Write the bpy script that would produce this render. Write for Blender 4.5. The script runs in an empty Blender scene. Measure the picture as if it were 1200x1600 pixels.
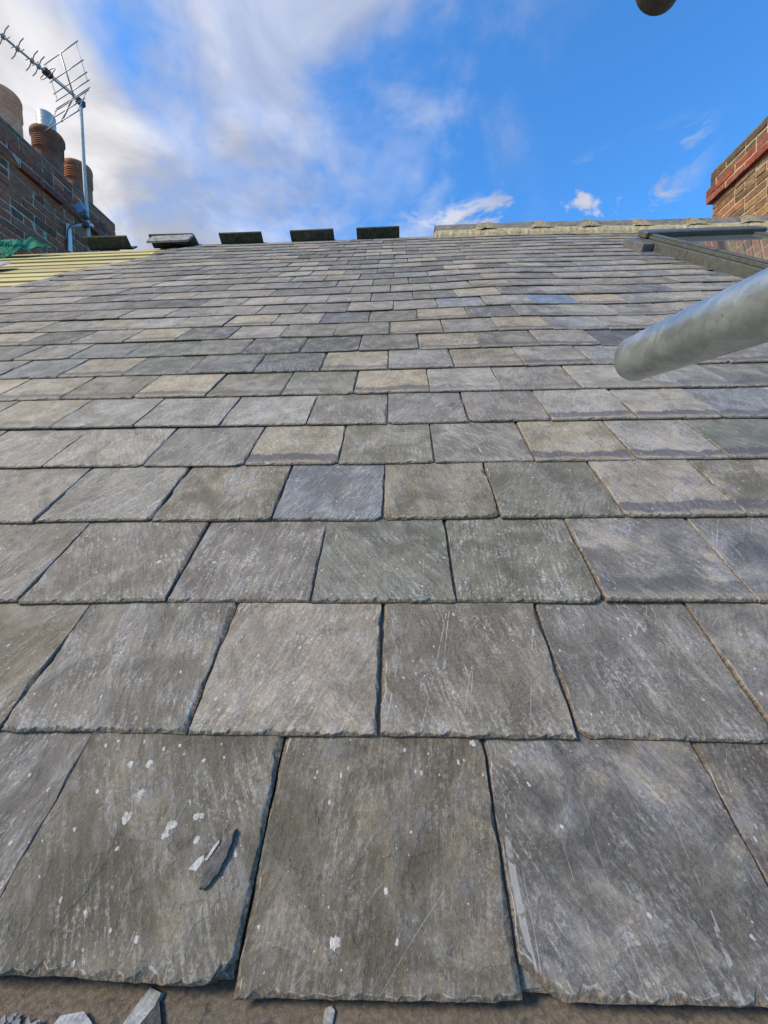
import bpy, bmesh, math, random
from mathutils import Vector, Matrix, noise as mnoise

scene = bpy.context.scene
col = scene.collection
R = math.radians

# ---------------------------------------------------------------- camera
G = 0.148                                  # slate gauge in metres
TH = R(38)                                 # roof pitch
CT, ST = math.cos(TH), math.sin(TH)
cam_data = bpy.data.cameras.new('camera')
cam = bpy.data.objects.new('camera', cam_data)
col.objects.link(cam)
CAM = Vector((0.0, -0.22967, 0.31380))
CR = Vector((0.99915371, 0.03904828, -0.01292627))
CD = Vector((-0.01096220, -0.05010061, -0.99868401))
CW = Vector((-0.03964451, 0.99798054, -0.04963016))
m = Matrix((CR, -CD, -CW)).transposed().to_4x4()
m.translation = CAM
cam.matrix_world = m
cam_data.sensor_fit = 'VERTICAL'
cam_data.sensor_height = 36.0
cam_data.lens = 36.0 * 610.0 / 1600.0
cam_data.clip_start = 0.01
cam_data.clip_end = 2000
scene.camera = cam

# ---------------------------------------------------------------- sky and sun
SUN = Vector((-0.68, -0.30, 0.67)).normalized()
sun_el = math.asin(SUN.z)
sun_rot = math.atan2(SUN.x, SUN.y)
sd = bpy.data.lights.new('sun', 'SUN')
sd.energy = 2.8
sd.angle = R(16)
sd.color = (1.0, 0.87, 0.70)
sun = bpy.data.objects.new('sun', sd)
sun.rotation_euler = SUN.to_track_quat('Z', 'Y').to_euler()
sun.location = SUN * 30
col.objects.link(sun)

scene.view_settings.view_transform = 'Standard'
scene.view_settings.look = 'None'
scene.view_settings.gamma = 1.0
scene.view_settings.use_curve_mapping = False
scene.view_settings.exposure = 0.57
SKY_STRENGTH = 0.10
scene.cycles.max_bounces = 5
scene.cycles.diffuse_bounces = 3
scene.cycles.glossy_bounces = 3
scene.cycles.transmission_bounces = 4
scene.cycles.caustics_reflective = False
scene.cycles.caustics_refractive = False


class NT:
    """small helper for writing node trees"""
    def __init__(self, nt):
        self.nt = nt

    def n(self, kind, ins=None, **props):
        nd = self.nt.nodes.new(kind)
        for k, v in props.items():
            setattr(nd, k, v)
        for k, v in (ins or {}).items():
            s = nd.inputs[k]
            if isinstance(v, bpy.types.NodeSocket):
                self.nt.links.new(v, s)
            elif v is not None:
                s.default_value = v
        return nd

    def math(self, op, a, b=None, c=None, clamp=False):
        nd = self.n('ShaderNodeMath', {0: a}, operation=op, use_clamp=clamp)
        for i, v in ((1, b), (2, c)):
            if v is not None:
                if isinstance(v, bpy.types.NodeSocket):
                    self.nt.links.new(v, nd.inputs[i])
                else:
                    nd.inputs[i].default_value = v
        return nd.outputs[0]

    def vmath(self, op, a, b=None):
        nd = self.n('ShaderNodeVectorMath', {0: a}, operation=op)
        if b is not None:
            if isinstance(b, bpy.types.NodeSocket):
                self.nt.links.new(b, nd.inputs[1])
            else:
                nd.inputs[1].default_value = b
        return nd.outputs[1] if op in ('DOT_PRODUCT', 'LENGTH') else nd.outputs[0]

    def noise(self, vec, scale, detail=4, rough=0.55, dist=0.0):
        nd = self.n('ShaderNodeTexNoise', {'Vector': vec, 'Scale': scale, 'Detail': detail,
                                           'Roughness': rough, 'Distortion': dist})
        return nd.outputs['Fac']

    def ramp(self, v, lo, hi, a=0.0, b=1.0):
        nd = self.n('ShaderNodeMapRange', {'Value': v, 'From Min': lo, 'From Max': hi,
                                           'To Min': a, 'To Max': b}, interpolation_type='SMOOTHSTEP')
        return nd.outputs[0]

    def mix(self, f, a, b, mode='MIX'):
        nd = self.n('ShaderNodeMix', data_type='RGBA', blend_type=mode)
        for i, v in ((0, f), (6, a), (7, b)):
            if isinstance(v, bpy.types.NodeSocket):
                self.nt.links.new(v, nd.inputs[i])
            else:
                nd.inputs[i].default_value = v if i == 0 or len(v) == 4 else (*v, 1)
        return nd.outputs[2]

    def scale(self, colr, f):
        nd = self.n('ShaderNodeVectorMath', {0: colr}, operation='SCALE')
        if isinstance(f, bpy.types.NodeSocket):
            self.nt.links.new(f, nd.inputs[3])
        else:
            nd.inputs[3].default_value = f
        return nd.outputs[0]


def build_world():
    w = bpy.data.worlds.new('World')
    scene.world = w
    w.use_nodes = True
    w.cycles.sampling_method = 'MANUAL'
    w.cycles.sample_map_resolution = 256
    t = NT(w.node_tree)
    w.node_tree.nodes.clear()
    sky = t.n('ShaderNodeTexSky', sky_type='NISHITA')
    sky.sun_disc = False
    sky.sun_elevation = sun_el
    sky.sun_rotation = sun_rot
    sky.altitude = 200
    sky.air_density = 1.0
    sky.dust_density = 0.3
    sky.ozone_density = 2.0
    blue = t.mix(1.0, sky.outputs[0], (0.64, 1.48, 2.15), 'MULTIPLY')
    tc = t.n('ShaderNodeTexCoord')
    d = t.vmath('NORMALIZE', tc.outputs['Generated'])
    sep = t.n('ShaderNodeSeparateXYZ', {0: d})
    x, y, z = sep.outputs
    # clouds on a flat layer overhead
    den = t.math('ADD', t.math('MAXIMUM', z, 0.0), 0.25)
    px = t.math('DIVIDE', x, den)
    py = t.math('DIVIDE', y, den)
    p = t.n('ShaderNodeCombineXYZ', {0: px, 1: py, 2: 0.37}).outputs[0]
    n1 = t.noise(p, 1.7, 5, 0.55, 0.15)
    n2 = t.noise(p, 5.0, 4, 0.6, 0.5)
    nn = t.math('ADD', t.math('MULTIPLY', n1, 0.75), t.math('MULTIPLY', n2, 0.25))
    # cloud bank thickens towards the sun side (west), open sky to the east
    bank = t.math('MULTIPLY', x, -0.62)
    dens = t.math('ADD', nn, bank)
    bankm = t.ramp(dens, 0.58, 0.86)
    wisp = t.math('MULTIPLY', t.ramp(t.math('ADD', t.noise(p, 2.7, 6, 0.58, 0.2),
                                            t.math('MULTIPLY', x, -0.22)), 0.44, 0.68), t.ramp(x, 0.36, 0.10, 0.0, 0.62))
    # small low cumulus just above the ridge
    low = t.math('MULTIPLY', t.ramp(t.noise(t.vmath('MULTIPLY', d, (9.0, 9.0, 16.0)), 1.0, 5, 0.6, 0.4), 0.525, 0.64),
                 t.math('MULTIPLY', t.ramp(z, 0.60, 0.55), t.math('MULTIPLY', t.ramp(x, -0.05, 0.12), t.ramp(x, 0.52, 0.44))))
    mask = t.math('MAXIMUM', bankm, t.math('MAXIMUM', wisp, t.math('MULTIPLY', low, 0.85)))
    # cloud brightness: whitest towards the sun, greyer in thick parts
    shade = t.ramp(t.noise(p, 3.4, 5, 0.58, 0.5), 0.30, 0.70)
    sunward = t.math('MAXIMUM', t.vmath('DOT_PRODUCT', d, tuple(SUN)), 0.0)
    br = t.math('ADD', t.math('MULTIPLY', shade, 3.0), t.math('ADD', 2.8, t.math('MULTIPLY', sunward, 1.5)))
    cc = t.scale(t.n('ShaderNodeCombineXYZ', {0: 0.99, 1: 0.98, 2: 1.02}).outputs[0], br)
    colr = t.mix(mask, blue, cc)
    bg = t.n('ShaderNodeBackground', {'Color': colr, 'Strength': SKY_STRENGTH})
    out = t.n('ShaderNodeOutputWorld', {'Surface': bg.outputs[0]})


build_world()


# ---------------------------------------------------------------- helpers
def sag(u, n):
    """height of the old, settled roof above its mean plane (metres); u, n in gauge units"""
    def ss(a, b, v):
        k = min(1.0, max(0.0, (v - a) / (b - a)))
        return k * k * (3 - 2 * k)
    h = -0.026 * ss(5, 17, u) * ss(12, 25, n)
    h += 0.0105 * math.exp(-((u - 3.2) / 2.3) ** 2 - ((n - 13.5) / 4.5) ** 2)
    h -= 0.0085 * math.exp(-((u - 5.2) / 1.7) ** 2 - ((n - 8.5) / 3.0) ** 2)
    h += 0.014 * ss(-7, -15, u) * ss(21, 26, n)
    h += 0.005 * math.exp(-((u + 5) / 2.5) ** 2 - ((n - 4.5) / 2.0) ** 2)
    h -= 0.006 * math.exp(-((u + 12) / 2.5) ** 2 - ((n - 15.5) / 2.5) ** 2)
    return h


def RP(u, s, h=0.0):
    """roof frame (metres: along eaves, up the slope, off the slope) -> world"""
    return Vector((u, s * CT - h * ST, s * ST + h * CT))


ROOF_ROT = Matrix(((1, 0, 0), (0, CT, -ST), (0, ST, CT)))


def project(p):
    q = p - CAM
    zz = q.dot(CW)
    if zz < 0.05:
        return None
    return 600 + 610 * q.dot(CR) / zz, 800 + 610 * q.dot(CD) / zz


def tag(o, label=None, cat=None, group=None, kind=None):
    if label: o['label'] = label
    if cat: o['category'] = cat
    if group: o['group'] = group
    if kind: o['kind'] = kind
    return o


def empty(name, loc=(0, 0, 0)):
    o = bpy.data.objects.new(name, None)
    o.empty_display_size = 0.05
    o.location = loc
    col.objects.link(o)
    return o


def link(name, me, mat=None, parent=None, smooth=False, mw=None):
    o = bpy.data.objects.new(name, me)
    if mat and not me.materials:
        me.materials.append(mat)
    col.objects.link(o)
    if smooth:
        for p in me.polygons:
            p.use_smooth = True
    if mw is not None:
        o.matrix_world = mw
    if parent is not None:
        o.parent = parent
        o.matrix_parent_inverse = Matrix.Translation(parent.location).inverted()
    return o


def from_bm(bm, name='mesh'):
    me = bpy.data.meshes.new(name)
    bm.normal_update()
    bm.to_mesh(me)
    bm.free()
    return me


def add_box(bm, c, size, rot=None, bevel=0.0):
    mtx = Matrix.Translation(c) @ (rot.to_4x4() if rot else Matrix.Identity(4)) @ Matrix.Diagonal((*size, 1))
    r = bmesh.ops.create_cube(bm, size=1.0, matrix=mtx)
    if bevel:
        es = list({e for v in r['verts'] for e in v.link_edges})
        bmesh.ops.bevel(bm, geom=es, offset=bevel, segments=1, affect='EDGES', profile=0.5)
    return r['verts']


def add_tube(bm, pts, radius, seg=10, caps=True):
    pts = [Vector(p) for p in pts]
    rads = radius if isinstance(radius, (list, tuple)) else [radius] * len(pts)
    rings = []
    up = None
    for i, p in enumerate(pts):
        a = pts[max(0, i - 1)]
        b = pts[min(len(pts) - 1, i + 1)]
        d = (b - a).normalized()
        if up is None:
            up = d.orthogonal().normalized()
        up = (up - d * up.dot(d)).normalized()
        sd_ = d.cross(up)
        rings.append([bm.verts.new(p + (up * math.cos(t) + sd_ * math.sin(t)) * rads[i])
                      for t in (2 * math.pi * k / seg for k in range(seg))])
    for i in range(len(rings) - 1):
        for k in range(seg):
            bm.faces.new((rings[i][k], rings[i][(k + 1) % seg], rings[i + 1][(k + 1) % seg], rings[i + 1][k]))
    if caps:
        bm.faces.new(rings[0][::-1])
        bm.faces.new(rings[-1])


def add_lathe(bm, profile, centre, seg=32, wob=0.0):
    rings = []
    for j, (r_, z_) in enumerate(profile):
        rings.append([bm.verts.new(Vector(centre) + Vector((r_ * math.cos(a) * (1 + wob * math.sin(2 * a + j)),
                                                            r_ * math.sin(a), z_)))
                      for a in (2 * math.pi * k / seg for k in range(seg))])
    for i in range(len(rings) - 1):
        for k in range(seg):
            bm.faces.new((rings[i][k], rings[i][(k + 1) % seg], rings[i + 1][(k + 1) % seg], rings[i + 1][k]))


def mat_base(name):
    mt = bpy.data.materials.new(name)
    mt.use_nodes = True
    mt.node_tree.nodes.clear()
    t = NT(mt.node_tree)
    return mt, t


def finish(t, colr, rough=0.6, metal=0.0, height=None, dist=0.001, strength=1.0, spec=0.5, extra=None):
    ins = {'Base Color': colr if isinstance(colr, bpy.types.NodeSocket) else (*colr, 1), 'Roughness': rough,
           'Metallic': metal, 'Specular IOR Level': spec}
    if height is not None:
        b = t.n('ShaderNodeBump', {'Height': height, 'Distance': dist, 'Strength': strength})
        ins['Normal'] = b.outputs[0]
    ins.update(extra or {})
    p = t.n('ShaderNodeBsdfPrincipled', ins)
    t.n('ShaderNodeOutputMaterial', {'Surface': p.outputs[0]})


# ---------------------------------------------------------------- materials
def slate_material():
    mt, t = mat_base('slate')
    suv = t.n('ShaderNodeAttribute', attribute_name='suv').outputs['Vector']
    tone = t.n('ShaderNodeAttribute', attribute_name='tone')
    fx = t.n('ShaderNodeAttribute', attribute_name='fx')
    fxs = t.n('ShaderNodeSeparateColor', {0: fx.outputs['Color']})
    edge, scr, band = fxs.outputs
    blotch = fx.outputs['Alpha']
    sp = t.n('ShaderNodeSeparateXYZ', {0: suv})
    u, v, seed = sp.outputs
    big = t.noise(suv, 16.0, 4, 0.62, 0.5)
    big2 = t.noise(t.vmath('ADD', suv, (3.1, 7.7, 1.0)), 34.0, 4, 0.65, 0.7)
    med = t.noise(suv, 330.0, 4, 0.72, 0.2)
    fine = t.noise(suv, 1100.0, 2, 0.7)
    # direction of the cleavage grain, slightly turned from slate to slate
    ang = t.math('MULTIPLY', t.math('SUBTRACT', t.math('FRACT', t.math('MULTIPLY', seed, 7.31)), 0.5), 1.3)
    rv = t.n('ShaderNodeVectorRotate', {'Vector': suv, 'Angle': ang}, rotation_type='Z_AXIS').outputs[0]
    c = tone.outputs['Color']
    # weathered buff and lavender films in patches, darker clean stone elsewhere
    film = t.math('MULTIPLY', t.ramp(big, 0.44, 0.62), blotch)
    warm = t.mix(t.ramp(big2, 0.42, 0.58), (0.31, 0.262, 0.190, 1), (0.235, 0.228, 0.235, 1))
    c = t.mix(t.math('MULTIPLY', film, 0.8), c, warm)
    brown = t.ramp(t.noise(t.vmath('ADD', suv, (5.5, 1.7, 3.0)), 15.0, 5, 0.72, 0.4), 0.44, 0.62)
    c = t.mix(t.math('MULTIPLY', brown, 0.36), c, (0.165, 0.145, 0.110, 1))
    c = t.mix(t.math('MULTIPLY', t.ramp(big2, 0.54, 0.72), 0.50), c, (0.085, 0.084, 0.084, 1))
    brush = t.noise(t.vmath('MULTIPLY', rv, (260.0, 34.0, 30.0)), 1.0, 3, 0.62, 0.35)
    c = t.scale(c, t.ramp(big, 0.30, 0.70, 0.78, 1.24))
    c = t.scale(c, t.ramp(brush, 0.32, 0.68, 0.90, 1.11))
    c = t.scale(c, t.ramp(med, 0.30, 0.70, 0.78, 1.22))
    c = t.scale(c, t.ramp(fine, 0.30, 0.70, 0.78, 1.22))
    # dark tide band a little above the tail
    wob = t.math('ADD', t.math('MULTIPLY', t.math('SUBTRACT', big, 0.5), 0.045), t.math('MULTIPLY', t.math('SUBTRACT', med, 0.5), 0.010))
    vv = t.math('ADD', v, wob)
    bm_ = t.math('MULTIPLY', t.ramp(vv, 0.0065, 0.0125), t.ramp(vv, 0.034, 0.029))
    c = t.mix(t.math('MULTIPLY', t.math('MULTIPLY', bm_, band), 0.85), c, (0.092, 0.086, 0.090, 1))
    toe = t.math('MULTIPLY', t.ramp(vv, 0.013, 0.006), band)
    c = t.mix(t.math('MULTIPLY', toe, 0.5), c, (0.22, 0.19, 0.135, 1))
    # broad chalky smears dragged down the face
    smn = t.noise(t.vmath('MULTIPLY', rv, (75.0, 17.0, 30.0)), 1.0, 4, 0.72, 0.7)
    smear = t.math('MULTIPLY', t.ramp(smn, 0.47, 0.68), t.math('MULTIPLY', t.ramp(big, 0.36, 0.60), scr))
    c = t.mix(t.math('MULTIPLY', smear, 0.55), c, (0.345, 0.335, 0.315, 1))
    # pale scuffs along the grain, chalky dust, hair scratches, specks
    zone = t.ramp(t.noise(t.vmath('ADD', suv, (9.0, 2.0, 5.0)), 24.0, 3, 0.65, 0.3), 0.40, 0.66)
    fl = t.noise(t.vmath('MULTIPLY', rv, (420.0, 105.0, 30.0)), 1.0, 3, 0.75, 0.8)
    sc1 = t.math('MULTIPLY', t.ramp(fl, 0.575, 0.66), t.math('ADD', t.math('MULTIPLY', zone, 0.72), 0.04))
    toe2 = t.ramp(v, 0.034, 0.004, 0.0, 0.55)
    dst = t.math('MULTIPLY', t.ramp(t.math('ADD', t.math('MULTIPLY', med, 0.5), t.math('MULTIPLY', brush, 0.5)), 0.50, 0.64), t.math('MAXIMUM', t.math('MULTIPLY', zone, 0.75), toe2))
    rv2 = t.n('ShaderNodeVectorRotate', {'Vector': suv, 'Angle': t.math('ADD', ang, 0.55)}, rotation_type='Z_AXIS').outputs[0]
    hair = t.noise(t.vmath('MULTIPLY', rv2, (48.0, 1.6, 40.0)), 1.0, 1, 0.3, 0.0)
    hm = t.math('LESS_THAN', t.math('ABSOLUTE', t.math('SUBTRACT', hair, 0.5)), 0.0020)
    hm = t.math('MULTIPLY', hm, t.ramp(big2, 0.48, 0.53))
    vo = t.n('ShaderNodeTexVoronoi', {'Vector': t.vmath('MULTIPLY', rv, (1.0, 0.6, 1.0)), 'Scale': 190.0, 'Randomness': 1.0})
    cellr = t.n('ShaderNodeSeparateColor', {0: vo.outputs['Color']}).outputs[0]
    rad = t.math('MULTIPLY', t.ramp(cellr, 0.84, 1.0), 0.21)
    spk = t.math('LESS_THAN', t.math('ADD', vo.outputs['Distance'], t.math('MULTIPLY', t.math('SUBTRACT', med, 0.5), 0.8)), rad)
    white = t.math('MAXIMUM', t.math('MULTIPLY', t.math('MAXIMUM', sc1, dst), 0.85), t.math('MULTIPLY', hm, 0.6))
    white = t.math('MAXIMUM', t.math('MULTIPLY', white, scr), t.math('MULTIPLY', spk, 0.7))
    c = t.mix(white, c, (0.54, 0.53, 0.50, 1))
    # broken edges: fresh dark stone with some pale and mossy bits
    ecol = t.mix(t.ramp(med, 0.42, 0.62), (0.082, 0.066, 0.048, 1), (0.22, 0.18, 0.12, 1))
    c = t.mix(t.math('MULTIPLY', t.ramp(edge, 0.15, 0.75), 0.8), c, ecol)
    arr = t.math('MULTIPLY', t.math('MULTIPLY', t.ramp(edge, 0.0, 0.08), t.ramp(edge, 0.34, 0.14)), t.ramp(brush, 0.42, 0.54))
    c = t.mix(t.math('MULTIPLY', arr, 0.55), c, (0.42, 0.41, 0.38, 1))
    h = t.math('ADD', t.math('MULTIPLY', med, t.math('ADD', 0.8, t.math('MULTIPLY', edge, 2.0))), t.math('MULTIPLY', fl, 0.25))
    rip = t.math('ADD', t.math('MULTIPLY', big, 0.90), t.math('MULTIPLY', brush, 0.10))
    stp = t.math('MULTIPLY', rip, 9.0)
    fr = t.math('FRACT', stp)
    terr = t.math('ADD', t.math('FLOOR', stp), t.ramp(fr, 0.80, 1.0))
    h = t.math('ADD', h, t.math('MULTIPLY', terr, 0.34))
    h = t.math('ADD', h, t.math('MULTIPLY', big, 3.5))
    rough = t.ramp(med, 0.3, 0.7, 0.60, 0.85)
    finish(t, c, rough, height=h, dist=0.0012, strength=0.8, spec=0.3)
    return mt


def noisy(name, c1, c2, c3=None, scale=30, rough=0.8, dist=0.002, spec=0.3, metal=0.0, stretch=None, bump=0.8):
    mt, t = mat_base(name)
    tc = t.n('ShaderNodeTexCoord').outputs['Object']
    oi = t.n('ShaderNodeObjectInfo').outputs['Random']
    off = t.n('ShaderNodeCombineXYZ', {0: t.math('MULTIPLY', oi, 7.0), 1: t.math('MULTIPLY', oi, 13.0), 2: oi}).outputs[0]
    p = t.vmath('ADD', tc, off)
    if stretch:
        p = t.vmath('MULTIPLY', p, stretch)
    n1 = t.noise(p, scale, 5, 0.65, 0.3)
    n2 = t.noise(p, scale * 6, 4, 0.7)
    c = t.mix(t.ramp(n1, 0.35, 0.65), (*c1, 1), (*c2, 1))
    if c3:
        c = t.mix(t.ramp(t.noise(p, scale * 0.45, 4, 0.6), 0.55, 0.68), c, (*c3, 1))
    c = t.scale(c, t.ramp(n2, 0.25, 0.75, 0.72, 1.28))
    finish(t, c, rough, metal, t.math('ADD', n1, t.math('MULTIPLY', n2, 0.6)), dist, bump, spec)
    return mt


def brick_material(name, cols, dirt, dirt_amt):
    mt, t = mat_base(name)
    tc = t.n('ShaderNodeTexCoord').outputs['Object']
    oi = t.n('ShaderNodeObjectInfo').outputs['Random']
    gi = t.n('ShaderNodeNewGeometry').outputs['Random Per Island']
    rnd = t.math('FRACT', t.math('ADD', t.math('MULTIPLY', oi, 3.7), gi))
    cr = t.n('ShaderNodeValToRGB', {0: rnd})
    el = cr.color_ramp.elements
    cr.color_ramp.interpolation = 'CONSTANT'
    for i, c in enumerate(cols):
        e = el[i] if i < 2 else el.new(0.5)
        e.position = i / len(cols)
        e.color = (*c, 1)
    p = t.vmath('ADD', tc, t.n('ShaderNodeCombineXYZ', {0: t.math('MULTIPLY', rnd, 9.0), 1: 0.0, 2: t.math('MULTIPLY', rnd, 5.0)}).outputs[0])
    n1 = t.noise(p, 26, 5, 0.65, 0.3)
    n2 = t.noise(p, 190, 4, 0.7)
    c = t.scale(cr.outputs[0], t.ramp(n1, 0.3, 0.7, 0.7, 1.3))
    c = t.mix(t.math('MULTIPLY', t.ramp(t.noise(p, 17, 5, 0.7), 0.50, 0.66), dirt_amt), c, (*dirt, 1))
    c = t.scale(c, t.ramp(n2, 0.25, 0.75, 0.7, 1.3))
    finish(t, c, 0.85, height=t.math('ADD', n1, t.math('MULTIPLY', n2, 0.5)), dist=0.003, strength=0.9, spec=0.25)
    return mt


def galvanised():
    mt, t = mat_base('galvanised_steel')
    tc = t.n('ShaderNodeTexCoord').outputs['Object']
    n1 = t.noise(tc, 22, 6, 0.65, 0.5)
    n2 = t.noise(tc, 160, 4, 0.7)
    vo = t.n('ShaderNodeTexVoronoi', {'Vector': tc, 'Scale': 130.0})
    c = t.mix(t.ramp(n1, 0.35, 0.65), (0.42, 0.47, 0.46, 1), (0.56, 0.61, 0.59, 1))
    c = t.mix(t.math('MULTIPLY', t.ramp(n2, 0.55, 0.7), 0.35), c, (0.55, 0.57, 0.55, 1))
    c = t.scale(c, t.ramp(t.n('ShaderNodeSeparateColor', {0: vo.outputs['Color']}).outputs[0], 0, 1, 0.9, 1.1))
    rs = t.ramp(t.noise(t.vmath('ADD', tc, (4.1, 2.2, 0.3)), 34, 4, 0.6, 0.4), 0.625, 0.69)
    c = t.mix(t.math('MULTIPLY', rs, 0.85), c, (0.24, 0.105, 0.035, 1))
    dk = t.ramp(t.noise(t.vmath('ADD', tc, (8.1, 5.2, 3.3)), 60, 3, 0.6, 0.4), 0.70, 0.74)
    c = t.mix(t.math('MULTIPLY', dk, 0.7), c, (0.07, 0.07, 0.06, 1))
    rough = t.ramp(n1, 0.3, 0.7, 0.30, 0.46)
    met = t.math('SUBTRACT', 0.88, t.math('MULTIPLY', rs, 0.5))
    finish(t, c, rough, met, t.math('ADD', n1, t.math('MULTIPLY', n2, 0.4)), 0.0006, 0.4, 0.5)
    return mt


def pine_material():
    mt, t = mat_base('treated_pine')
    tc = t.n('ShaderNodeTexCoord').outputs['Object']
    oi = t.n('ShaderNodeObjectInfo').outputs['Random']
    p = t.vmath('ADD', tc, t.n('ShaderNodeCombineXYZ', {0: t.math('MULTIPLY', oi, 11.0), 1: t.math('MULTIPLY', oi, 3.0), 2: oi}).outputs[0])
    g1 = t.noise(t.vmath('MULTIPLY', p, (3.0, 160.0, 160.0)), 1.0, 4, 0.6, 0.6)
    g2 = t.noise(t.vmath('MULTIPLY', p, (1.0, 4.0, 4.0)), 5.0, 4, 0.6)
    c = t.mix(t.ramp(g1, 0.35, 0.65), (0.50, 0.40, 0.16, 1), (0.62, 0.52, 0.24, 1))
    c = t.mix(t.math('MULTIPLY', t.ramp(g2, 0.45, 0.65), 0.5), c, (0.44, 0.43, 0.17, 1))
    c = t.scale(c, t.math('ADD', 0.78, t.math('MULTIPLY', oi, 0.34)))
    c = t.mix(t.math('MULTIPLY', t.ramp(t.noise(p, 7.0, 4, 0.7), 0.5, 0.7), 0.35), c, (0.33, 0.27, 0.15, 1))
    kn = t.n('ShaderNodeTexVoronoi', {'Vector': t.vmath('MULTIPLY', p, (5.0, 20.0, 20.0)), 'Scale': 1.0}).outputs['Distance']
    c = t.mix(t.ramp(kn, 0.13, 0.05), c, (0.20, 0.10, 0.04, 1))
    finish(t, c, 0.7, height=g1, dist=0.0008, strength=0.6, spec=0.3)
    return mt


M = {}
M['slate'] = slate_material()
M['galv'] = galvanised()
M['pine'] = pine_material()
M['underlay'] = noisy('roofing_underlay', (0.055, 0.055, 0.06), (0.09, 0.09, 0.09), scale=40)
M['ledge'] = noisy('gritty_weathered_stone', (0.13, 0.108, 0.080), (0.21, 0.178, 0.135), (0.085, 0.078, 0.072), scale=260, rough=0.95, dist=0.0012, bump=0.9)
M['mortar_buff'] = noisy('buff_mortar', (0.40, 0.32, 0.18), (0.56, 0.46, 0.27), (0.27, 0.23, 0.15), scale=45, rough=0.95, dist=0.004)
M['mortar_joint'] = noisy('weathered_joint_mortar', (0.25, 0.20, 0.12), (0.40, 0.33, 0.20), (0.17, 0.15, 0.10), scale=60, rough=0.95, dist=0.006)
M['mortar_dull'] = noisy('dull_mortar', (0.34, 0.28, 0.20), (0.50, 0.42, 0.31), (0.20, 0.17, 0.13), scale=30, rough=0.95, dist=0.003)
M['mortar_pale'] = noisy('pale_mortar', (0.42, 0.33, 0.22), (0.58, 0.47, 0.33), scale=40, rough=0.95, dist=0.003)
M['cement'] = noisy('mossy_cement', (0.13, 0.13, 0.10), (0.24, 0.23, 0.18), (0.08, 0.09, 0.05), scale=22, rough=0.95, dist=0.006)
M['ridge_old'] = noisy('dark_mossy_tile', (0.030, 0.036, 0.026), (0.065, 0.070, 0.048), (0.10, 0.085, 0.06), scale=30, rough=0.85)
M['ridge_top'] = noisy('grey_ridge_tile', (0.14, 0.13, 0.11), (0.23, 0.21, 0.17), (0.10, 0.098, 0.08), scale=26, rough=0.85)
M['ridge_grey'] = noisy('light_grey_tile', (0.20, 0.195, 0.185), (0.34, 0.33, 0.31), (0.12, 0.12, 0.115), scale=30, rough=0.85)
M['terracotta'] = noisy('terracotta', (0.32, 0.12, 0.065), (0.42, 0.18, 0.10), (0.22, 0.12, 0.085), scale=14, rough=0.8)
M['terracotta_dark'] = noisy('sooty_terracotta', (0.17, 0.075, 0.045), (0.27, 0.115, 0.065), (0.09, 0.06, 0.05), scale=14, rough=0.8)
M['terracotta_pale'] = noisy('pale_terracotta', (0.74, 0.27, 0.14), (0.80, 0.36, 0.20), (0.56, 0.23, 0.13), scale=14, rough=0.85)
M['brick_dark'] = brick_material('dark_red_brick', [(0.33, 0.090, 0.045), (0.19, 0.066, 0.040), (0.42, 0.118, 0.052), (0.27, 0.108, 0.058), (0.125, 0.060, 0.040), (0.35, 0.155, 0.075)], (0.15, 0.125, 0.10), 0.45)
M['brick_band_dark'] = brick_material('plum_band_brick', [(0.22, 0.066, 0.046), (0.18, 0.058, 0.044), (0.26, 0.076, 0.048)], (0.05, 0.035, 0.035), 0.4)
M['brick_buff'] = brick_material('buff_brick', [(0.30, 0.19, 0.095), (0.22, 0.12, 0.065), (0.34, 0.16, 0.085), (0.26, 0.18, 0.11), (0.16, 0.095, 0.06), (0.36, 0.24, 0.13)], (0.10, 0.075, 0.05), 0.55)
M['brick_band_red'] = brick_material('red_band_brick', [(0.30, 0.085, 0.052), (0.24, 0.072, 0.048), (0.27, 0.10, 0.066)], (0.12, 0.055, 0.042), 0.6)
M['brick_top'] = brick_material('lichened_brick', [(0.13, 0.085, 0.055), (0.18, 0.10, 0.065), (0.10, 0.075, 0.055)], (0.13, 0.13, 0.08), 0.6)
M['alu'] = noisy('grey_aluminium', (0.30, 0.30, 0.31), (0.40, 0.40, 0.41), scale=30, rough=0.45, metal=0.7, dist=0.0004)
M['mast'] = noisy('weathered_mast', (0.44, 0.43, 0.40), (0.56, 0.54, 0.50), scale=25, rough=0.6, metal=0.1, dist=0.0004)
M['steel_dark'] = noisy('shaded_steel', (0.035, 0.036, 0.028), (0.085, 0.085, 0.065), (0.06, 0.045, 0.03), scale=40, rough=0.7, dist=0.0008)  # shade on the upper pole's underside put into a darker steel colour
M['plastic_dark'] = noisy('dark_plastic', (0.05, 0.05, 0.055), (0.09, 0.09, 0.10), scale=40, rough=0.6)
M['plastic_blue'] = noisy('blue_grey_plastic', (0.16, 0.26, 0.36), (0.20, 0.31, 0.42), scale=40, rough=0.5)
M['white_paint'] = noisy('white_painted_metal', (0.62, 0.68, 0.74), (0.74, 0.78, 0.82), scale=40, rough=0.5)
M['liner'] = noisy('stainless_liner', (0.50, 0.50, 0.47), (0.64, 0.63, 0.58), scale=30, rough=0.5, metal=0.35, dist=0.0004)
M['net'] = noisy('green_net', (0.0, 0.26, 0.165), (0.005, 0.36, 0.235), scale=60, rough=0.7)
M['cladding'] = noisy('grey_green_cladding', (0.105, 0.112, 0.100), (0.120, 0.127, 0.114), scale=6, rough=0.42, metal=0.25, dist=0.0003)
M['lead'] = noisy('grey_flashing', (0.12, 0.125, 0.125), (0.18, 0.185, 0.18), scale=22, rough=0.55, metal=0.3, dist=0.0006)
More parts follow.
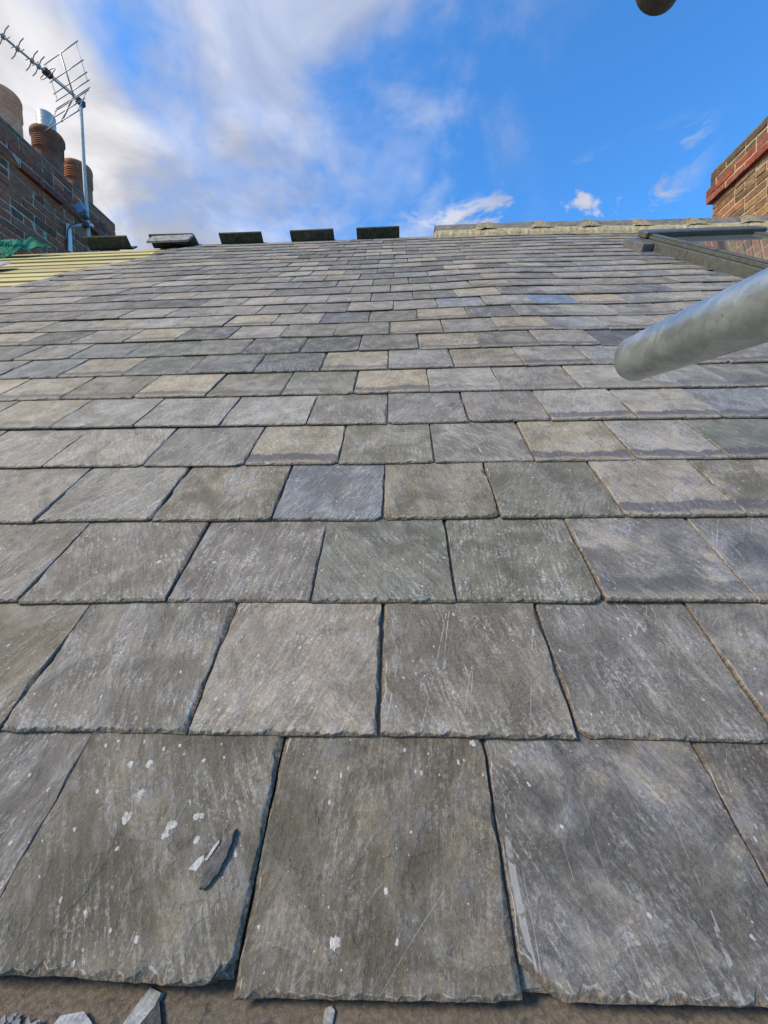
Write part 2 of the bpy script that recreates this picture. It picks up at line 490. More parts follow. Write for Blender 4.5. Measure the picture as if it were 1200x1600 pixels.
M['lichen'] = noisy('pale_lichen', (0.38, 0.37, 0.32), (0.60, 0.59, 0.53), scale=260, rough=0.95, dist=0.002)
M['chip'] = noisy('pale_slate_chip', (0.26, 0.275, 0.275), (0.40, 0.415, 0.41), (0.20, 0.21, 0.21), scale=50, rough=0.6)
M['splinter'] = noisy('dark_slate_splinter', (0.050, 0.050, 0.052), (0.12, 0.115, 0.105), (0.17, 0.16, 0.14), scale=60, rough=0.7)
M['ground'] = noisy('ground', (0.07, 0.08, 0.045), (0.12, 0.11, 0.08), scale=0.4, rough=0.95)
M['wall'] = noisy('house_brickwork', (0.22, 0.11, 0.07), (0.30, 0.16, 0.10), scale=8, rough=0.9)
M['room'] = noisy('room_white', (0.30, 0.28, 0.26), (0.36, 0.34, 0.31), scale=4, rough=0.9)


def glass_material():
    mt, t = mat_base('window_glass')
    finish(t, (0.80, 0.86, 0.84), 0.02, spec=0.6, extra={'Transmission Weight': 0.85, 'IOR': 1.5})
    return mt


M['glass'] = glass_material()

# ---------------------------------------------------------------- setting
rng = random.Random(7)
RIDGE_N = 26.2
RIDGE_S = RIDGE_N * G
RY, RZ = RIDGE_S * CT, RIDGE_S * ST
U0, U1 = -26.0 * G, 24.0 * G

bm = bmesh.new()
bmesh.ops.create_grid(bm, x_segments=2, y_segments=2, size=600, matrix=Matrix.Translation((0, 0, -5.2)))
tag(link('ground', from_bm(bm), M['ground']), kind='structure')
bm = bmesh.new()
add_box(bm, ((U0 + U1) / 2, RY, -2.72), (U1 - U0 - 0.04, 2 * RY - 0.10, 4.95))
tag(link('wall', from_bm(bm), M['wall']), kind='structure')

roof = empty('slate_roof', (0, 0, 0))
tag(roof, 'steep grey slate roof rising from the eaves to the ridge', 'roof')

# underlay sheet on both slopes (follows the sag of the roof)
bm = bmesh.new()
NU, NS = 60, 30
grid = []
for j in range(NS + 1):
    n = 0.06 + (RIDGE_N - 0.02) * j / NS
    grid.append([bm.verts.new(RP(U0 + (U1 - U0) * i / NU, n * G,
                                 -0.0385 + sag((U0 + (U1 - U0) * i / NU) / G, n))) for i in range(NU + 1)])
WU0, WU1, WS0, WS1 = 10.05 * G, 14.7 * G, 11.6 * G, 20.0 * G       # roof window
for j in range(NS):
    for i in range(NU):
        uu = U0 + (U1 - U0) * (i + .5) / NU
        ss_ = (0.06 + (RIDGE_N - 0.02) * (j + .5) / NS) * G
        if WU0 + .06 < uu < WU1 - .06 and WS0 + .06 < ss_ < WS1 - .06:
            continue
        bm.faces.new((grid[j][i], grid[j][i + 1], grid[j + 1][i + 1], grid[j + 1][i]))
link('underlay', from_bm(bm), M['underlay'], roof)
bm = bmesh.new()
vs = [bm.verts.new(p) for p in ((U0, RY, RZ - 0.03), (U1, RY, RZ - 0.03), (U1, 2 * RY + .1, -0.1), (U0, 2 * RY + .1, -0.1))]
bm.faces.new(vs)
r_ = bmesh.ops.extrude_face_region(bm, geom=list(bm.faces))
bmesh.ops.translate(bm, verts=[v for v in r_['geom'] if isinstance(v, bmesh.types.BMVert)], vec=(0, 0, -0.04))
link('rear_slope', from_bm(bm), M['underlay'], roof)

# ---------------------------------------------------------------- slates
TD = 0.0054                    # rise per course
SL = 2.36 * G                  # slate length
WID = 1.182


def edge_noise(x, seed, f=1.0):
    return mnoise.noise(Vector((x * f, seed * 3.17, seed * 1.3))) + 0.5 * mnoise.noise(Vector((x * f * 2.7, seed * 5.1, 2.0)))


def slate_mesh(w, length, t, nb, ns, seed, rough, bev_b, bev_s, chips, tone, fxv):
    """slate with dressed, broken edges; local x across, y up the slope, z off the roof; tail at y=0"""
    rg = random.Random(seed)
    ol = []
    hw = w / 2
    skew = rg.uniform(-0.008, 0.008) * w
    cl, crn = (chips + [0, 0])[:2]
    # bottom edge left->right
    for i in range(nb + 1):
        x = -hw + w * i / nb
        y = rough * edge_noise(x * 60, seed) + skew * (x / hw)
        dl, dr = x + hw, hw - x
        if dl < cl: y += (cl - dl) * 0.8
        if dr < crn: y += (crn - dr) * 0.8
        ol.append((x, y, 'b'))
    yr, yl = ol[-1][1], ol[0][1]
    for i in range(1, ns + 1):
        y = yr + (length - yr) * i / ns
        ol.append((hw + rough * 0.8 * edge_noise(y * 55, seed + 11) * (1 if i < ns else 0), y, 'r'))
    for i in range(ns, 0, -1):
        y = yl + (length - yl) * i / ns
        ol.append((-hw + rough * 0.8 * edge_noise(y * 55, seed + 23) * (1 if i < ns else 0), y, 'l'))
    n = len(ol)
    bot, mid, top = [], [], []
    for i, (x, y, e) in enumerate(ol):
        bot.append((x, y, 0.0))
        lip = t * rg.uniform(0.30, 0.55)
        mid.append((x, y, lip))
    for i, (x, y, e) in enumerate(ol):
        ix, iy = x, y
        nz = max(0.15, 0.75 + 1.1 * edge_noise((x + y) * 90, seed + 31) + 0.35 * edge_noise(x * 400, seed + 71))
        bw_l = bev_s[0] * max(0.08, 0.6 + 1.5 * edge_noise(y * 26, seed + 41))
        bw_r = bev_s[1] * max(0.08, 0.6 + 1.5 * edge_noise(y * 26, seed + 51))
        if e == 'b':
            iy = y + bev_b * nz
            if i == 0: ix = x + bw_l
            if i == nb: ix = x - bw_r
        elif e == 'r':
            ix = x - bw_r
            if y >= length - 1e-5: iy = y - 0.002
        else:
            ix = x + bw_l
            if y >= length - 1e-5: iy = y - 0.002
        top.append((ix, iy, t))
    verts = bot + mid + top
    faces = []
    for i in range(n):
        j = (i + 1) % n
        faces.append((i, j, n + j, n + i))
        faces.append((n + i, n + j, 2 * n + j, 2 * n + i))
    faces.append(tuple(2 * n + i for i in range(n)))
    faces.append(tuple(range(n - 1, -1, -1)))
    suv = [(x, y, seed * 0.613 % 40) for x, y, z in verts]
    edge = [1.0] * (2 * n) + [0.0] * n
    return verts, faces, suv, edge


def write_mesh(name, verts, faces, suv, tones, fxs):
    me = bpy.data.meshes.new(name)
    me.from_pydata(verts, [], faces)
    a = me.attributes.new('suv', 'FLOAT_VECTOR', 'POINT')
    a.data.foreach_set('vector', [c for p in suv for c in p])
    a = me.attributes.new('tone', 'FLOAT_COLOR', 'POINT')
    a.data.foreach_set('color', [c for p in tones for c in p])
    a = me.attributes.new('fx', 'FLOAT_COLOR', 'POINT')
    a.data.foreach_set('color', [c for p in fxs for c in p])
    me.materials.append(M['slate'])
    return me


GREY, LIGHT, OLIVE, GREEN, BLUE, BUFF, PURP, DARK, CLEAR, PALE = (
    (0.165, 0.155, 0.138), (0.225, 0.210, 0.185), (0.165, 0.150, 0.116), (0.142, 0.141, 0.118),
    (0.172, 0.170, 0.168), (0.265, 0.230, 0.170), (0.165, 0.153, 0.142), (0.105, 0.102, 0.096),
    (0.165, 0.172, 0.190), (0.270, 0.248, 0.220))
# joints measured course by course (gauge units), and what each slate looks like: (tone, scuffs, band, film)
ROWS = {
    0: ([-4.35, -3.15, -1.97, -0.735, 0.495, 1.735, 2.93, 4.1],
        [(GREY, .6, 0, .2), (GREY, .8, 0, .2), (BLUE, .9, 0, .1), (OLIVE, .55, 0, .25), (OLIVE, .35, 0, .2), (BLUE, .6, 0, .45), (PURP, .5, 0, .3), (GREY, .5, 0, .3)]),
    1: ([-5.0, -3.8, -2.591, -1.351, -0.142, 1.072, 2.235, 3.4],
        [(GREY, .5, 0, .2), (GREY, .5, 0, .3), (OLIVE, .6, 0, .4), (GREY, .8, 0, .2), (PALE, .9, 0, .25), (GREY, .75, 0, .15), (PURP, .7, 0, .2), (BLUE, .6, 0, .5)]),
    2: ([-5.7, -4.46, -3.21, -1.945, -0.73, 0.447, 1.62, 2.78],
        [(GREY, .5, 0, .2), (GREY, .5, 0, .2), (GREY, .7, 0, .2), (GREY, .8, 0, .1), (PURP, .8, 0, .2), (GREEN, .7, 0, .1), (GREEN, 1.0, 0, .1), (BLUE, .6, .8, .8), (BLUE, .6, .6, .6)]),
    3: ([-6.25, -5.03, -3.8, -2.555, -1.304, -0.17, 1.008, 2.21, 3.35],
        [(GREY, .5, 0, .2), (GREY, .7, 0, .2), (LIGHT, .7, 0, .2), (LIGHT, .9, 0, .2), (OLIVE, .7, 0, .5), (CLEAR, .8, 0, .2), (OLIVE, .4, 0, .3), (GREEN, .5, 0, .15), (PALE, .4, 1, .9), (OLIVE, .4, .9, .5)]),
    4: ([-6.9, -5.66, -4.416, -3.151, -1.886, -0.737, 0.431, 1.609, 2.779, 3.83],
        [(GREY, .5, 0, .3), (GREY, .8, 0, .2), (LIGHT, .9, 0, .1), (LIGHT, .9, 0, .1), (GREY, .7, 0, .1), (BUFF, .5, 1, .4), (OLIVE, .4, 0, .4), (GREY, 1., 0, .1), (BUFF, .4, 1, .6), (PALE, .4, 1, .8), (GREEN, .1, 1, .1)]),
    5: ([-7.45, -6.22, -4.992, -3.785, -2.538, -1.302, -0.157, 0.981, 2.102, 3.26, 4.4],
        [(GREY, .5, 0, .3), (BUFF, .5, 0, .3), (BUFF, .5, .4, .4), (LIGHT, .9, 0, .2), (LIGHT, .6, 0, .3), (PALE, .9, 0, .1), (GREY, .7, 0, .1), (PURP, .7, 0, .1), (PURP, .7, 0, .1), (PALE, .3, .9, .6), (PALE, .3, 1, .8), (CLEAR, .3, .8, .1)]),
}


def joints(n):
    """joint positions over the whole roof for course n"""
    rg = random.Random(100 + n)
    if n in ROWS:
        js = list(ROWS[n][0])
    else:
        js = [(-0.735 if n % 2 == 0 else -0.145) + rg.uniform(-.06, .06)]
    while js[-1] < 23.6:
        js.append(js[-1] + WID + rg.uniform(-.045, .035))
    while js[0] > -25.6:
        js.insert(0, js[0] - (WID + 0.02) + rg.uniform(-.04, .04))
    return js


def auto_tone(n, uc, rg):
    """appearance of slates further up, by what the photograph shows of each area"""
    r = rg.random()
    if uc > 2.4:
        pool = [(PALE, .3, .9, .7), (BUFF, .3, .9, .6), (LIGHT, .4, .6, .6), (PURP, .3, .7, .5), (BLUE, .4, .5, .6), (LIGHT, .3, .4, .4)]
    elif n < 11:
        pool = [(BUFF, .4, .9, .4), (BUFF, .5, .8, .4), (LIGHT, .7, .4, .3), (GREY, .7, 0, .2), (DARK, .7, 0, .1), (GREEN, .6, 0, .1), (OLIVE, .4, .5, .4), (LIGHT, .5, .3, .4)]
    else:
        pool = [(LIGHT, .4, .2, .4), (BUFF, .3, .2, .4), (GREY, .5, .1, .3), (PURP, .5, .1, .3), (DARK, .5, 0, .1), (LIGHT, .5, .3, .3), (BLUE, .4, .2, .4), (PALE, .3, .2, .4)]
    return pool[int(r * len(pool))]


# single slates that stand out in the upper courses: (course, position) -> look
SPECIAL = [(11, 4.0, ((0.13, 0.165, 0.24), .05, 0, 0)), (11, 1.44, (CLEAR, .5, 0, .3)), (10, -1.43, ((0.12, 0.122, 0.135), .4, 0, .1)),
           (8, -2.54, (DARK, .9, 0, 0)), (8, -1.4, (DARK, .8, 0, 0)), (7, -2.96, (DARK, .8, 0, .1)), (7, -1.99, ((0.12, 0.122, 0.115), .8, 0, 0)),
           (8, 4.65, ((0.10, 0.097, 0.105), .2, .3, 0)), (9, -4.35, (DARK, .5, 0, .2)), (15, -.89, (DARK, .4, 0, .1)), (16, .47, (DARK, .3, 0, .1)),
           (7, -7.02, ((0.13, 0.135, 0.13), .4, 0, .1)), (8, -6.72, ((0.125, 0.125, 0.12), .5, 0, .1)), (7, 3.21, (PALE, .3, .9, .8)), (12, 6.58, ((0.12, 0.12, 0.13), .6, 0, .1)),
           (9, -8.22, (DARK, .6, 0, .2)), (12, -6.06, (DARK, .4, 0, .2))]


def special(n, a, b):
    for (n_, u_, look) in SPECIAL:
        if n_ == n and a <= u_ < b:
            return look


in_window = lambda u, s: WU0 - .015 < u < WU1 + .015 and WS0 - .10 < s < WS1 + .01
stuff = dict(v=[], f=[], s=[], t=[], x=[])
count = 0
slate_objs = {}
spec_list = []
for n in range(0, 26):
    js = joints(n)
    known = {}
    if n in ROWS:
        a = ROWS[n][0]
        for k, tn in enumerate(ROWS[n][1][1:]):
            if k < len(a) - 1 or True:
                known[round(a[k], 4)] = tn
        known[round(js[js.index(a[0]) - 1], 4)] = ROWS[n][1][0]
    for k in range(len(js) - 1):
        a, b = js[k], js[k + 1]
        uc = (a + b) / 2
        rg = random.Random(n * 1000 + int(uc * 7) + 5000)
        if n >= 15 and a < -14.6 + 0.335 * (n - 15.5) - 0.25:
            continue
        # against the roof window slates are cut short
        s_mid = (n + .5) * G
        if WS0 - .06 < s_mid < WS1 + .02:
            if a * G > WU0 - .05 and b * G < WU1 + .05: continue
            if a * G < WU0 + 0.0 < b * G: b = WU0 / G - 0.02
            if a * G < WU1 < b * G: a = WU1 / G + 0.02
            if b - a < 0.25: continue
            uc = (a + b) / 2
        tn = known.get(round(js[k], 4)) or special(n, a, b) or auto_tone(n, uc, rg)
        spec_list.append((n, a, b, uc, tn))

rk = []
for i, (n, a, b, uc, tn) in enumerate(spec_list):
    p = project(RP(uc * G, (n + .5) * G))
    vis = False
    if p:
        pa = project(RP(a * G, n * G)) or p
        pb = project(RP(b * G, n * G)) or p
        pc = project(RP(a * G, (n + 1) * G)) or p
        pd = project(RP(b * G, (n + 1) * G)) or p
        xs = [q[0] for q in (pa, pb, pc, pd)]
        vis = max(xs) > 2 and min(xs) < 1198
    rk.append((0 if vis else 1, n, abs(uc), i))
rk.sort()
individual = {e[3] for e in rk[:300] if e[0] == 0}

for i, (n, a, b, uc, tn) in enumerate(spec_list):
    rg = random.Random(n * 977 + i * 13)
    gap = rg.uniform(0.006, 0.022)
    w = (b - a - gap) * G
    t = TD * rg.uniform(0.70, 1.08)
    if n < 4: t *= 1.06
    br = rg.uniform(0.78, 1.22) if n not in ROWS else rg.uniform(0.96, 1.04)
    base = tn[0]
    wr = rg.uniform(-0.035, 0.035)
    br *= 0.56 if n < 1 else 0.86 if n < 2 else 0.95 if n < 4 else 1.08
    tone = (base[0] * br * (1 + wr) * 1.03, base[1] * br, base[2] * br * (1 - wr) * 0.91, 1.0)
    fine = i in individual
    nb, ns = (40, 44) if n < 2 else (30, 32) if n < 4 else (14, 12) if n < 8 else (6, 4) if n < 13 else (3, 2)
    if not fine: nb, ns = (1, 1)
    rough = 0.0011 * rg.uniform(.7, 1.5) if n < 9 else 0.0008
    bev_b = rg.uniform(0.0030, 0.0062)
    bl = rg.uniform(0.001, 0.0045)
    brr = rg.uniform(0.0015, 0.0075) if uc < 0.6 else rg.uniform(0.0012, 0.005)
    chips = [0, 0]
    if rg.random() < .22: chips[0] = rg.uniform(.003, .009)
    if rg.random() < .28: chips[1] = rg.uniform(.003, .011)
    if n == 0 and abs(uc - 1.115) < .1: chips = [0.020, 0.0]
    if n == 0 and abs(uc + 1.35) < .1: chips = [0.0, 0.016]
    verts, faces, suv, edge = slate_mesh(w, SL if n < 24 else (RIDGE_N - n) * G + .004, t, nb, ns, i + 1, rough, bev_b, (bl, brr), chips, tone, tn)
    fxs = [(e, tn[1], tn[2], tn[3]) for e in edge]
    tones = [tone] * len(verts)
    # lie: tail raised on the course below, tiny random lift and twist
    h0 = -0.0022 + sag(uc, n) + (rg.uniform(0, 0.0022) if rg.random() < .35 else rg.uniform(0, .0008))
    h1 = -0.0022 - TD * 1.06 * 2.36 + sag(uc, n + 2.36)
    tilt = math.atan2(h1 - h0, SL)
    roll = math.atan2(sag(uc + .5, n) - sag(uc - .5, n), G) + R(rg.uniform(-.45, .45))
    twist = R(rg.uniform(-.55, .55)) if n > 1 else R(rg.uniform(-.25, .25))
    s0 = n * G + (rg.uniform(-.012, .012) if n not in (0, 1) else rg.uniform(-.006, .006)) * G
    if n == 0 and abs(uc + 0.12) < .1: s0 -= 0.004
    loc = RP(uc * G, s0, h0)
    rot = ROOF_ROT @ Matrix.Rotation(twist, 3, 'Z') @ Matrix.Rotation(tilt, 3, 'X') @ Matrix.Rotation(-roll, 3, 'Y')
    mw = Matrix.Translation(loc) @ rot.to_4x4()
    if fine:
        me = write_mesh('slate', verts, faces, suv, tones, fxs)
        o = link('slate', me, None, roof, mw=mw)
        slate_objs[(n, round(uc, 2))] = o
    else:
        k0 = len(stuff['v'])
        stuff['v'] += [tuple(mw @ Vector(p)) for p in verts]
        stuff['f'] += [tuple(q + k0 for q in f) for f in faces]
        stuff['s'] += suv
        stuff['t'] += tones
        stuff['x'] += fxs
me = write_mesh('slate_courses', stuff['v'], stuff['f'], stuff['s'], stuff['t'], stuff['x'])
o = link('slate_courses', me, None, roof)
o['kind'] = 'stuff'

# undereaves course showing in the gaps of the lowest course
for k in range(-4, 5):
    a = (-0.12 + k * 1.2) * G
    verts, faces, suv, edge = slate_mesh(1.18 * G, 1.3 * G, 0.004, 8, 6, 900 + k, .001, .003, (.001, .001), [0, 0], None, None)
    me = write_mesh('eaves_slate', verts, faces, suv, [(0.15, 0.148, 0.145, 1)] * len(verts), [(e, .3, 0, .2) for e in edge])
    link('eaves_slate', me, None, roof, mw=Matrix.Translation(RP(a + rng.uniform(-.004, .004), 0.002, -0.0075 - 0.0005)) @ (ROOF_ROT @ Matrix.Rotation(-0.03, 3, 'X')).to_4x4())

# new timber boards on the stripped part at the far left
for n in range(13, 26):
    ur = -14.6 + 0.335 * (n - 15.5) + (2.2 if n < 24 else 3.0)
    bm = bmesh.new()
    x0, x1 = U0 + 0.02, ur * G + rng.uniform(-.02, .02)
    hh = 0.019
    add_box(bm, (0, 0, 0), (x1 - x0, G - 0.012 - rng.uniform(0, .012), hh), None, 0.0012)
    loc = RP((x0 + x1) / 2, (n + .2) * G, -0.0162 - hh / 2 + sag(ur - 3, n) + rng.uniform(-.0035, .001))
    link('timber_board', from_bm(bm), M['pine'], roof, mw=Matrix.Translation(loc) @ (ROOF_ROT @ Matrix.Rotation(R(rng.uniform(-.12, .12)), 3, 'Z') @ Matrix.Rotation(R(rng.uniform(-3.4, -1.2)), 3, 'X')).to_4x4())
# ridge board showing where the ridge is bare
bm = bmesh.new()
add_box(bm, ((U0 + 0.30) / 2, RY + 0.012, RZ - 0.085), (0.30 - U0, 0.022, 0.09), None, 0.001)
link('ridge_board', from_bm(bm), M['pine'], roof)

# gritty ledge under the lowest slates
led = bmesh.new()
add_box(led, ((U0 + U1) / 2, -0.070, -0.0825), (U1 - U0, 0.30, 0.14), None, 0.004)
tag(link('stone_ledge', from_bm(led), M['ledge']), 'brown gritty stone ledge below the lowest slates', 'ledge')


# ---------------------------------------------------------------- mortared ridge on the right
def ridge_tile_mesh(length, wing, half_angle, thick, flip=1, seg=6):
    """angular ridge tile with a softly rounded crown; x along the ridge, apex up"""
    bm = bmesh.new()
    prof = []
    for s in (-1, 1):
        d = Vector((0, s * math.sin(half_angle), -math.cos(half_angle)))
        prof.append(d)
    r0 = 0.022
    outer = []
    a0 = math.pi / 2 - half_angle
    pts = [(-math.sin(half_angle) * wing, -math.cos(half_angle) * wing)]
    for k in range(seg + 1):
        t = -(math.pi / 2 - half_angle) + (math.pi - 2 * half_angle) * k / seg
        pts.append((r0 * math.sin(t), r0 * math.cos(t) - r0 * 1.15))
    pts.append((math.sin(half_angle) * wing, -math.cos(half_angle) * wing))
    inner = [(y * 0.93, z - thick * 1.15) if 0 < i < len(pts) - 1 else (y * (1 - 0.04), z - thick * .9) for i, (y, z) in enumerate(pts)]
    ring = pts + inner[::-1]
    A = [bm.verts.new((-length / 2, y, z)) for y, z in ring]
    B = [bm.verts.new((length / 2, y, z)) for y, z in ring]
    n = len(ring)
    for i in range(n):
        j = (i + 1) % n
        bm.faces.new((A[i], A[j], B[j], B[i]))
    h = len(pts)
    for i in range(h - 1):
        bm.faces.new((A[i + 1], A[i], A[n - 1 - i], A[n - 2 - i]))
        bm.faces.new((B[i], B[i + 1], B[n - 2 - i], B[n - 1 - i]))
    bmesh.ops.recalc_face_normals(bm, faces=bm.faces)
    return from_bm(bm)


RU0 = 0.305
joint_x = [RU0, 0.709, 1.121, 1.523, 1.907, 2.301, 2.741, 3.15, 3.52]
for k in range(len(joint_x) - 1):
    x0, x1 = joint_x[k], joint_x[k + 1]
    xc = (x0 + x1) / 2
    hz = sag(xc / G, 26) + 0.080
    me = ridge_tile_mesh(x1 - x0 - 0.004, 0.128, R(41), 0.014)
    mw = Matrix.Translation((xc, RY, RZ + hz)) @ Matrix.Rotation(R(rng.uniform(-.5, .5)), 4, 'Z') @ Matrix.Rotation(math.atan2(sag(x1 / G, 26) - sag(x0 / G, 26), x1 - x0) * -1, 4, 'Y')
    link('ridge_tile', me, M['ridge_top'], roof, mw=mw)
# bed of mortar, one lumpy strip
bm = bmesh.new()
rows_ = []
nx = 150
for i in range(nx + 1):
    x = RU0 + 0.004 + (joint_x[-1] - RU0) * i / nx
    hz = sag(x / G, 26)
    w_ = 0.004 * edge_noise(x * 25, 3.3) + 0.003 * edge_noise(x * 90, 8.8)
    ring = [(-0.112 + w_, -0.092 + w_ * .4), (-0.108 + w_ * 1.4, -0.060), (-0.096 + w_ * 1.2, -0.031), (-0.080, -0.012), (0.0, 0.030), (0.09, -0.02), (0.11, -0.09)]
    rows_.append([bm.verts.new((x, RY + y, RZ + hz + z)) for y, z in ring])
for i in range(nx):
    for j in range(len(rows_[0]) - 1):
        bm.faces.new((rows_[i][j], rows_[i + 1][j], rows_[i + 1][j + 1], rows_[i][j + 1]))
bm.faces.new(rows_[0])
bm.faces.new(rows_[-1][::-1])
bmesh.ops.recalc_face_normals(bm, faces=bm.faces)
link('mortar_bed', from_bm(bm), M['mortar_buff'], roof)
# mortar struck over each joint
for k, xj in enumerate(joint_x[1:-1]):
    bm = bmesh.new()
    hz = sag(xj / G, 26) + 0.078
    half = 0.066
    rws = []
    for i in range(9):
        x = -half + 2 * half * i / 8
        bul = math.sqrt(max(0, 1 - (x / half) ** 2))
        ring = []
        for q in range(11):
            t = (q / 10) * 2 - 1
            y = t * 0.098
            z = -abs(t) * 0.108 - 0.004 + (1 - abs(t)) * 0.004
            lump = (0.003 + 0.009 * bul + 0.009 * edge_noise(q * .6 + i * .5, k + 4.4)) * (1 if i not in (0, 8) else 0.15)
            ring.append(bm.verts.new((xj + x * (1 + .35 * abs(t)) + 0.02 * abs(t) * math.sin(k * 2.1) + .006 * edge_noise(q * .8, k + i), RY + y * (1 + lump), RZ + hz + z + lump)))
        rws.append(ring)
    for i in range(8):
        for j in range(10):
            bm.faces.new((rws[i][j], rws[i + 1][j], rws[i + 1][j + 1], rws[i][j + 1]))
    bmesh.ops.recalc_face_normals(bm, faces=bm.faces)
    link('mortar_joint', from_bm(bm), M['mortar_joint'], roof)

# ---------------------------------------------------------------- loose ridge tiles set out along the bare ridge
tile_spec = [
    (-2.572, -2.215, M['ridge_old'], 'loose dark ridge tile on the ridge beside the aerial mast', 1.4),
    (-2.023, -1.660, M['ridge_old'], 'loose dark ridge tile behind the pale grey one, second from the aerial', 1.4),
    (-1.442, -1.093, M['ridge_old'], 'loose dark ridge tile, middle one of the five set along the ridge', .5),
    (-0.859, -0.505, M['ridge_old'], 'loose dark ridge tile, fourth from the aerial along the ridge', -.4),
    (-0.321, 0.024, M['ridge_old'], 'loose dark ridge tile nearest the mortared ridge', 0),
]
for x0, x1, mt, lab, yaw in tile_spec:
    me = ridge_tile_mesh(x1 - x0, 0.094, R(50), 0.012)
    hz = sag((x0 + x1) / 2 / G, 26)
    mw = Matrix.Translation(((x0 + x1) / 2, RY + 0.006, RZ + hz - 0.024)) @ Matrix.Rotation(R(yaw), 4, 'Z') @ Matrix.Rotation(math.pi, 4, 'X')
    tag(link('ridge_tile', me, mt, None, mw=mw), lab, 'ridge tile', 'loose tiles along the bare ridge')
me = ridge_tile_mesh(0.35, 0.125, R(55), 0.014)
mw = Matrix.Translation((-1.812, RY - 0.075, RZ + sag(-12, 26) + 0.030)) @ Matrix.Rotation(R(-3), 4, 'Z') @ Matrix.Rotation(R(14), 4, 'X') @ Matrix.Rotation(R(1.5), 4, 'Y')
tag(link('ridge_tile', me, M['ridge_grey'], None, mw=mw), 'pale grey ridge tile lying on the bare ridge in front of a dark one', 'ridge tile', 'loose tiles along the bare ridge')

# ---------------------------------------------------------------- roof window
wsag = sag(12, 18)


def roof_box(bm, u0, u1, s0, s1, h0, h1, bev=0.002):
    add_box(bm, RP((u0 + u1) / 2, (s0 + s1) / 2, (h0 + h1) / 2), (u1 - u0, s1 - s0, h1 - h0), ROOF_ROT, bev)


def shift(h):
    return h + wsag


bm = bmesh.new()
FW = 0.060
roof_box(bm, WU0, WU0 + FW, WS0, WS1, shift(-.03), shift(.050))
roof_box(bm, WU1 - FW, WU1, WS0, WS1, shift(-.03), shift(.050))
roof_box(bm, WU0 + FW, WU1 - FW, WS0, WS0 + FW, shift(-.03), shift(.047))
roof_box(bm, WU0 + FW, WU1 - FW, WS1 - FW, WS1, shift(-.03), shift(.050))
win = link('roof_window', from_bm(bm), M['cladding'], roof)
win['label'] = 'grey framed roof window set into the slates'


def wpart(name, mat, boxes, bev=0.0015):
    b = bmesh.new()
    for q in boxes:
        roof_box(b, *q[:4], shift(q[4]), shift(q[5]), bev)
    o = link(name, from_bm(b), mat)
    o.parent = win
    return o


SW = 0.052
a0, a1, b0, b1 = WU0 + 0.018, WU1 - 0.018, WS0 + 0.018, WS1 - 0.075
wpart('sash', M['cladding'], [(a0, a0 + SW, b0, b1, .051, .066), (a1 - SW, a1, b0, b1, .051, .066), (a0 + SW, a1 - SW, b0, b0 + SW, .051, .064)])
wpart('cover_strip', M['cladding'], [(a0 + .008, a0 + .034, b0 + .02, b0 + .52, .0665, .074), (a0 + .008, a0 + .034, b0 + .525, b1, .0665, .075)])
wpart('pane', M['glass'], [(a0 + SW - .006, a1 - SW + .006, b0 + SW - .006, b1, .050, .056)], 0.0)
wpart('hood', M['cladding'], [(WU0 - .004, WU1 + .004, WS1 - .078, WS1 + .030, .052, .086)], .006)
wpart('flashing', M['lead'], [(WU0 - .062, WU0 - .003, WS1 - .20, WS1 + .05, -.002, .042), (WU1 + .003, WU1 + .062, WS1 - .20, WS1 + .05, -.002, .042), (WU0 - .06, WU1 + .06, WS0 - .10, WS0 - .003, -.001, .006)], .002)
for k in range(10):
    s0 = WS0 + .02 + k * G
    if s0 + .1 > WS1 - .1: break
    wpart('soaker', M['lead'], [(WU0 - .10 + .02 * (k % 2), WU0 - .002, s0, s0 + .11, .0035, .0055)], .0005)
b = bmesh.new()
pts = [(WU0 + FW, WS0 + FW), (WU1 - FW, WS0 + FW), (WU1 - FW, WS1 - FW), (WU0 + FW, WS1 - FW)]
tv = [b.verts.new(RP(u, s, shift(0.02))) for u, s in pts]
bv = [b.verts.new(RP(u, s, shift(-0.5))) for u, s in pts]
for i in range(4):
    j = (i + 1) % 4
    b.faces.new((tv[i], bv[i], bv[j], tv[j]))
b.faces.new(bv)
o = link('reveal', from_bm(b), M['room']); o.parent = win


# ---------------------------------------------------------------- chimneys
def brick_variants(length, height, depth, seed, count=4):
    out = []
    rg = random.Random(seed)
    for _ in range(count):
        bm = bmesh.new()
        add_box(bm, (0, 0, 0), (length, depth, height), None, 0.004)
        for v in bm.verts:
            v.co += Vector((rg.uniform(-.005, .005), rg.uniform(-.004, .004), rg.uniform(-.0042, .0042)))
        out.append(bm)
    return out


